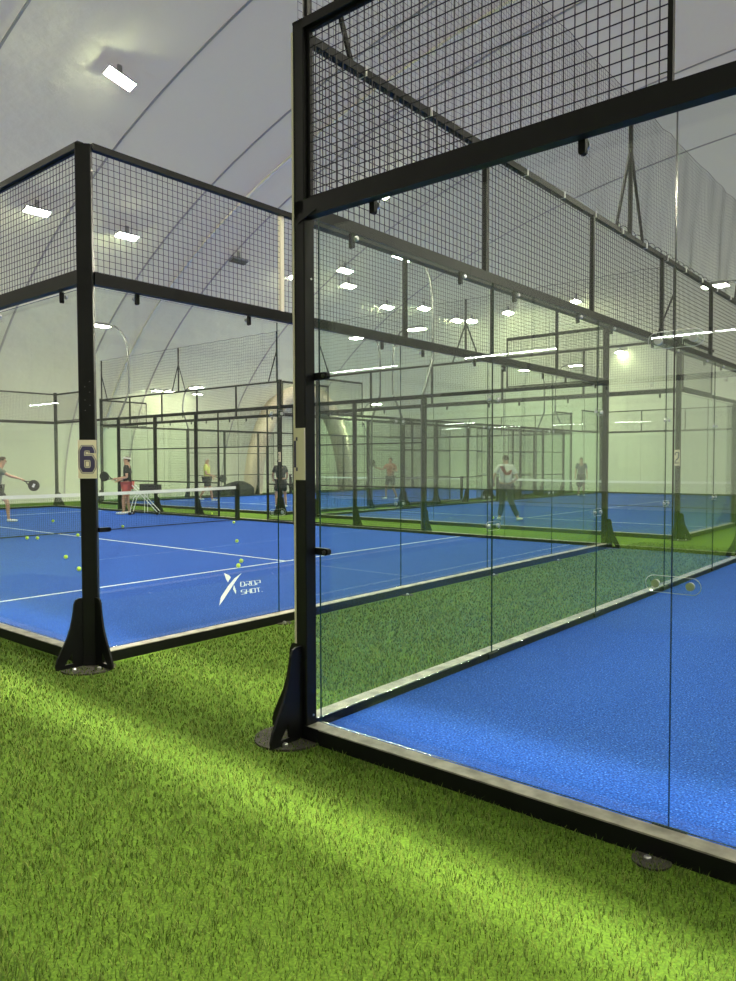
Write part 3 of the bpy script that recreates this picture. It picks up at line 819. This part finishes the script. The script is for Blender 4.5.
def person(loc, rz, label, J=None, shirt='shirt_black', legs='shorts_dark', long_legs=False, hair='hair_dark', shoes='shoe_white', cap=None, print_=False, long_sleeve=False, group=None, scale=1.0):
    """local frame: faces +y; J overrides joints (x right, y forward, z up)"""
    D = dict(pelvis=(0,0,.95), waist=(0,.0,1.10), chest=(0,.0,1.30), neck=(0,.0,1.47), skull=(0,.02,1.60), crown=(0,.0,1.72),
             shl=(-.18,0,1.42), ell=(-.24,-.02,1.14), wrl=(-.25,.08,.90), shr=(.18,0,1.42), elr=(.24,-.02,1.14), wrr=(.25,.08,.90),
             hil=(-.09,0,.90), knl=(-.10,.03,.49), anl=(-.11,-.02,.09), hir=(.09,0,.90), knr=(.10,.03,.49), anr=(.11,-.02,.09),
             tol=(-.13,.16,.035), tor=(.13,.16,.035))
    D.update(J or {}); V = {k: Vector(v) for k, v in D.items()}
    T = thing('person', label, 'person', loc, rz, group); T.scale = (scale,)*3
    face = (V['skull']-V['crown']); up = (V['crown']-V['skull']).normalized()
    head_f = Vector(D.get('look', (0,1,0))); head_f = (head_f - up*head_f.dot(up)).normalized(); side = head_f.cross(up)
    hand = {}
    ch = []
    hc = V['skull'] + up*.035
    chin = V['skull'] - up*.045 + head_f*.03
    ch.append(([(V['pelvis'], (.155,.115)), (V['waist'], (.135,.10)), (V['chest'], (.165,.115)), (V['neck'], .058), (V['skull'], (.072,.086)), (hc+up*.03, (.078,.092)), (V['crown']-up*.03, (.05,.06))], False))
    for s in 'lr':
        ch.append(([(V['chest'], .1), (V['sh'+s], .062), ((V['sh'+s]+V['el'+s])/2, .050), (V['el'+s], .040), ((V['el'+s]*2+V['wr'+s])/3, .040), (V['wr'+s], .027)], False))
        ch.append(([(V['pelvis'], .1), (V['hi'+s], .092), ((V['hi'+s]+V['kn'+s])/2, .080), (V['kn'+s], .056), ((V['kn'+s]*2+V['an'+s])/3, .058), (V['an'+s], .036), (V['to'+s]*.3+V['an'+s]*.7-Vector((0,0,.03)), .036), (V['to'+s], .026)], False))
        d = (V['wr'+s]-V['el'+s]).normalized(); palm_side = d.cross(Vector((0,1,.2))).normalized()
        if palm_side.length < .1: palm_side = Vector((1,0,0))
        nrm = d.cross(palm_side)
        w = V['wr'+s]
        ch.append(([(w, .027), (w+d*.035, (.034,.018)), (w+d*.075, (.040,.016))], False))
        for q, ln in ((-1.5, .062), (-.5, .075), (.5, .070), (1.5, .055)):
            b = w + d*.065 + palm_side*q*.018
            ch.append(([(b, .0095), (b+d*ln*.5+nrm*.006, .009), (b+d*ln*.8+nrm*.022, .0085), (b+d*ln+nrm*.040, .007)], True))
        b = w + d*.03 + palm_side*.026
        ch.append(([(b, .011), (b+palm_side*.022+d*.025+nrm*.012, .0105), (b+palm_side*.028+d*.052+nrm*.024, .0085)], True))
        hand[s] = w + d*.075 + nrm*.022
    # nose and ears grow from the head
    ec = V['skull'] + up*.02
    ch.append(([(ec+head_f*.06, .012), (ec+head_f*.088-up*.012, .012), (ec+head_f*.098-up*.030, .013)], True))
    for sg in (-1, 1): ch.append(([(ec+side*sg*.068-up*.01, (.012,.018)), (ec+side*sg*.082-up*.005, (.010,.024))], True))
    obj('body', skin_mesh('body', ch, M['skin']), T)
    for sg in (-1, 1): part('eye', MB().sphere(ec+head_f*.078+side*sg*.030+up*.004, .011, 8, 6), M['eye'], T)
    part('mouth', MB().sphere(ec+head_f*.080-up*.062, .02, 8, 5, (1,.4,.35)), M['lips'], T)
    # hair: a cap of the skull, open at the face
    hb = MB().sphere((0,0,0), .1, 16, 12); hv = []
    me = bpy.data.meshes.new('hair'); bm = bmesh.new(); bmesh.ops.create_uvsphere(bm, u_segments=18, v_segments=12, radius=1)
    kill = []
    for v in bm.verts:
        if v.co.z < -.15 and v.co.y > -.35: kill.append(v)
        elif v.co.y > .62 and v.co.z < .45: kill.append(v)
        elif v.co.z < -.6: kill.append(v)
    bmesh.ops.delete(bm, geom=kill, context='VERTS')
    for v in bm.verts:
        c = v.co.copy(); v.co = V['skull'] + up*(.048 + c.z*.098) + side*c.x*.088 + head_f*(c.y*.103-.006)
    bmesh.ops.solidify(bm, geom=bm.faces[:], thickness=.012)
    bm.to_mesh(me); bm.free(); me.materials.append(M[hair]); me.polygons.foreach_set('use_smooth', [True]*len(me.polygons)); obj('hair', me, T)
    if cap:
        P0 = V['skull']+up*.075
        c = MB(); n = 18
        for i in range(n):
            pass
        vs = []; 
        for j, (r, z) in enumerate(((1.0, 0), (1.0, .045))):
            for k in range(n):
                a = 2*PI*k/n; vs.append(P0 + side*math.cos(a)*.092*r + head_f*(math.sin(a)*.108*r-.006) + up*z)
        c.add(vs, [(k, (k+1) % n, n+(k+1) % n, n+k) for k in range(n)])
        br = [P0 + head_f*.10 + side*.06, P0 + head_f*.10 - side*.06, P0 + head_f*.18 - side*.045 - up*.01, P0 + head_f*.18 + side*.045 - up*.01]
        c.add(br + [b+up*.008 for b in br], [(0,1,2,3),(7,6,5,4),(0,4,5,1),(1,5,6,2),(2,6,7,3),(3,7,4,0)])
        part('visor', c, M[cap], T)
    # shirt
    g = .016
    sch = [([(V['pelvis']+Vector((0,0,-.02)), (.168+g,.125+g)), (V['waist'], (.150+g,.112+g)), (V['chest'], (.172+g,.122+g)), (V['neck']-Vector((0,0,.035)), .068)], False)]
    for s in 'lr':
        e = V['el'+s]; m_ = V['sh'+s]*.35 + e*.65
        pts = [(V['chest'], .1), (V['sh'+s], .062+g), ((V['sh'+s]+e)/2, .056+g), (m_, .058+g)]
        if long_sleeve: pts = pts[:3] + [(e, .046+g), (V['wr'+s]*.9+e*.1, .034+g)]
        sch.append((pts, False))
    sh = obj('shirt', skin_mesh('shirt', sch, M[shirt]), T)
    if print_:
        pr = MB(); b = V['chest']
        f = -.150
        pr.add([(b.x-.15, f+.012, b.z+.13), (b.x-.02, f-.002, b.z-.10), (b.x+.12, f, b.z-.10), (b.x+.17, f+.03, b.z+.04), (b.x+.10, f+.008, b.z+.02), (b.x+.04, f, b.z-.03), (b.x-.06, f+.008, b.z+.14)],
               [(0,1,2,3,4,5,6)])
        me = pr.mesh('shirt_print', M['print_red']); bm = bmesh.new(); bm.from_mesh(me); bmesh.ops.solidify(bm, geom=bm.faces[:], thickness=.01); bm.to_mesh(me); bm.free()
        obj('shirt_print', me, sh, label='dark red print across the upper back')
    lch = []
    for s in 'lr':
        a, k_, an = V['hi'+s], V['kn'+s], V['an'+s]
        pts = [(V['pelvis'], (.158+g*.6,.118+g*.6)), (a, .098+g), ((a+k_)/2, .092+g)]
        if long_legs: pts += [(k_, .068+g), ((k_+an)/2, .062+g), (an+Vector((0,0,.02)), .056+g*.6)]
        else: pts += [(a*.15+k_*.85, .078+g)]
        lch.append((pts, False))
    obj('trousers' if long_legs else 'shorts', skin_mesh('legs', lch, M[legs]), T)
    for s in 'lr':
        an, to = V['an'+s], V['to'+s]; d = (to-an); d.z = 0; d.normalize()
        z = min(an.z, to.z+.055)
        heel = Vector((an.x, an.y, to.z)) - d*.05 if an.z < .2 else an - d*.03
        part('shoe', skin_mesh('shoe', [([(heel+Vector((0,0,.012)), (.045,.045)), ((heel+to)/2+Vector((0,0,.008)), (.050,.042)), (to+d*.06, (.045,.030))], False)], M[shoes]), None, T)
    c, s_ = math.cos(rz), math.sin(rz)
    def world(p): return Vector((loc[0] + (c*p.x - s_*p.y)*scale, loc[1] + (s_*p.x + c*p.y)*scale, loc[2] + p.z*scale))
    return {k: world(v) for k, v in hand.items()}

VIEW = math.atan2(-.64, .77)      # heading of the view
def head(a): return a             # degrees helper kept plain
FL = FZ + .001
# rotation that makes a figure face away from the viewpoint = +y turned to the view direction
AWAY = math.radians(40)
LEFT = AWAY + PI/2; RIGHT = AWAY - PI/2

h = person((-17.15, 5.68, FL), RIGHT + .25, 'person reaching right with a dark racket behind the net, cut by the left picture edge',
       dict(wrr=(.10,.60,1.14), elr=(.14,.34,1.22), shr=(.14,.10,1.38), shl=(-.15,-.08,1.42), chest=(0,.06,1.30), neck=(0,.12,1.46), skull=(0,.17,1.58), crown=(0,.17,1.70),
            knl=(-.10,-.15,.50), anl=(-.11,-.42,.12), tol=(-.13,-.28,.04), knr=(.10,.28,.52), anr=(.11,.30,.09), tor=(.13,.47,.035)),
       'shirt_green', 'shorts_dark', hair='hair_brown')
racket(h['r'], (.70, .52, -.42), 'dark racket held out low by the player at the left picture edge', normal=(.6,-.75,.1), emblem=True)
h = person((-16.98, 9.46, FL), LEFT + .1, 'person in black shirt and red shorts standing sideways by the black ball trolley',
       dict(wrl=(-.16,.30,1.08), ell=(-.24,-.04,1.12), wrr=(.16,.28,1.02), elr=(.25,-.04,1.10), anl=(-.09,.10,.09), tol=(-.11,.28,.035), knl=(-.10,.10,.49)),
       'shirt_black', 'shorts_red', hair='hair_brown', cap='cap_white')
racket(h['l'], (-.75,-.4,.25), 'racket in the hands of the person in black shirt and red shorts', normal=(.5,-.8,0))
h = person((-21.6, 16.0, FL), RIGHT - .1, 'person in yellow shirt walking behind the far fence of the left court',
       dict(wrr=(.20,.34,1.02), elr=(.24,.04,1.10), wrl=(-.24,.16,.95), knl=(-.10,-.10,.50), anl=(-.10,-.34,.14), tol=(-.11,-.20,.05), knr=(.10,.18,.50), anr=(.10,.24,.09), tor=(.12,.42,.035)),
       'shirt_yellow', 'shorts_dark', hair='hair_grey')
racket(h['r'], (.72,.62,-.28), 'racket carried by the person in the yellow shirt', normal=(.5,-.8,.1))
h = person((-15.9, 14.75, FL), AWAY + .3, 'person in dark shirt and shorts bending beside the post with plate 1, back turned',
       dict(chest=(0,.10,1.28), neck=(0,.18,1.42), skull=(0,.24,1.53), crown=(0,.27,1.65), shl=(-.18,.12,1.38), shr=(.18,.12,1.38), ell=(-.25,.16,1.10), elr=(.26,.14,1.10),
            wrl=(-.20,.38,.98), wrr=(.24,.34,.92), hil=(-.10,-.03,.88), hir=(.10,-.03,.88), knl=(-.15,.06,.48), knr=(.15,.06,.48), anl=(-.17,-.04,.09), anr=(.17,-.04,.09)),
       'shirt_dark', 'shorts_dark', hair='hair_dark')
racket(h['r'], (.3,.6,-.4), 'dark racket of the bending person beside the post with plate 1', normal=(.7,-.6,.1))
h = person((-16.3, 21.4, FL), AWAY + 2.6, 'person in orange shirt swinging a racket far back inside the far left court',
       dict(wrr=(.50,.20,1.30), elr=(.38,.0,1.24), wrl=(-.30,.25,1.2), ell=(-.32,.02,1.18), knr=(.16,.12,.50), anr=(.22,.0,.09), tor=(.25,.18,.035), knl=(-.16,.08,.48), anl=(-.24,-.1,.09), tol=(-.27,.08,.035)),
       'shirt_orange', 'shorts_dark', hair='hair_dark')
racket(h['r'], (-.7,.2,.5), 'racket of the person in the orange shirt far inside the far left court', normal=(.3,-.9,.1))
h = person((-6.88, 14.38, FL), AWAY - .25, 'person in white shirt with dark red back print and navy trousers, walking away',
       dict(wrl=(-.34,.16,.98), ell=(-.32,-.10,1.14), wrr=(.20,.30,1.05), elr=(.30,-.02,1.12), hil=(-.09,0,.90), knl=(-.10,.10,.49), anl=(-.16,-.02,.09), tol=(-.20,.15,.035),
            knr=(.14,-.06,.50), anr=(.32,-.16,.10), tor=(.40,.0,.04), chest=(0,.04,1.30), neck=(0,.08,1.46), skull=(-.02,.13,1.58), crown=(-.02,.15,1.70), look=(-.5,1,-.1)),
       'shirt_white', 'navy', True, hair='hair_brown', print_=True)
racket(h['l'], (-.30,.1,-.35), 'dark racket in the left hand of the person in the white shirt', normal=(.6,-.75,.1))
h = person((-11.25, 28.9, FL), AWAY + 2.9, 'person in grey shirt standing far back in the far right court beyond its net', None, 'shirt_grey', 'shorts_dark', hair='hair_dark')
racket(h['r'], (.5,.1,-.8), 'racket of the person in the grey shirt far back in the far right court', normal=(.6,-.75,.1))

# ------------------------------------------------------------------ ball trolley, cover, arch
t = thing('ball_trolley', 'black ball basket on a white crossed frame beside the person in black shirt', 'trolley', (-16.42, 9.62, FL), AWAY); t.scale = (.92, .92, .92)
bk = MB()
for x0, x1, y0, y1 in ((-.05,.55,-.20,-.19),(-.05,.55,.19,.20),(-.05,-.04,-.20,.20),(.54,.55,-.20,.20)): bk.box(x0, x1, y0, y1, .72, .98)
bk.box(-.05, .55, -.20, .20, .70, .72)
b_ = part('basket', bk, M['basket'], t)
part('lid', MB().box(-.06, .30, -.21, .21, .98, 1.0), M['basket'], b_)
for y in (-.17, .17):
    part('cross_leg', MB().tube([(-.30,y,.97),(.12,y,.52),(.50,y,.10)], .013, 6), M['white'], t)
    part('cross_leg', MB().tube([(.12,y,.97),(-.25,y,.55),(-.38,y,.10)], .013, 6), M['white'], t)
    part('upright', MB().tube([(.10,y,.95),(.10,y,.08)], .011, 6), M['white'], t)
for x in (-.38, .50):
    for y in (-.17, .17): part('wheel', MB().tube([(x,y-.02,.05),(x,y+.02,.05)], .05, 14), M['rubber'], t)
    part('axle', MB().tube([(x,-.17,.05),(x,.17,.05)], .012, 6), M['white'], t)

mb = MB(); n = 14
P = [(-1.0,0),(-1.0,.36),(-.86,.44),(-.45,.48),(-.15,.62),(.15,.70),(.45,.68),(.80,.55),(1.0,.40),(1.02,0)]
mb.prism(P, -.45, .45, lambda a, b, c: (a, c, b))
thing('covered_machine', 'low machine under a rounded black cover by the left dome wall', 'cover', (-24.72, 20.0, 0), AWAY, me=mb.mesh('covered_machine', M['tarp']))

mb = MB(); n = 28; yc, ro, ri, zs = 24.1, 3.6, 3.15, 1.55
vs = []
for x in (-24.6, -23.75):
    for r in (ro, ri):
        for k in range(n+1):
            a = PI*k/n; vs.append((x, yc - r*math.cos(a), r*zs*math.sin(a)))
m = n+1; fs = []
for k in range(n):
    fs += [(k, k+1, 2*m+k+1, 2*m+k), (m+k, 3*m+k, 3*m+k+1, m+k+1), (2*m+k, 2*m+k+1, 3*m+k+1, 3*m+k), (k, m+k, m+k+1, k+1)]
mb.add(vs, fs); struct('trim_10', mb, M['beige'], True)

# ------------------------------------------------------------------ world, camera, view
w = bpy.data.worlds.new('dusk'); SC.world = w; w.use_nodes = True
bg = w.node_tree.nodes['Background']; bg.inputs[0].default_value = (.80, .62, .74, 1); bg.inputs[1].default_value = 1.15

cam = bpy.data.cameras.new('camera'); co = bpy.data.objects.new('camera', cam); COL.objects.link(co)
yaw, pit, rol, f = -.6983, -.0379, -.0029, 744.15
Fv = Vector((math.sin(yaw)*math.cos(pit), math.cos(yaw)*math.cos(pit), math.sin(pit)))
R0 = Vector((math.cos(yaw), -math.sin(yaw), 0)); U0 = R0.cross(Fv)
R2 = math.cos(rol)*R0 + math.sin(rol)*U0; U2 = -math.sin(rol)*R0 + math.cos(rol)*U0
co.matrix_world = Matrix(((R2.x, U2.x, -Fv.x, CAM.x), (R2.y, U2.y, -Fv.y, CAM.y), (R2.z, U2.z, -Fv.z, CAM.z), (0,0,0,1)))
cam.sensor_fit = 'HORIZONTAL'; cam.sensor_width = 36; cam.lens = 36*f/736; cam.clip_end = 200; cam.clip_start = .05
SC.camera = co
vs_ = SC.view_settings; vs_.view_transform = 'Standard'; vs_.look = 'None'; vs_.gamma = 1; vs_.use_curve_mapping = False
vs_.exposure = 0.0
try:
    cy = SC.cycles; cy.max_bounces = 10; cy.diffuse_bounces = 4; cy.glossy_bounces = 5; cy.transparent_max_bounces = 64; cy.transmission_bounces = 6
    cy.use_denoising = True; cy.sample_clamp_indirect = 8; cy.caustics_reflective = False; cy.caustics_refractive = False; cy.use_light_tree = True
except Exception: pass
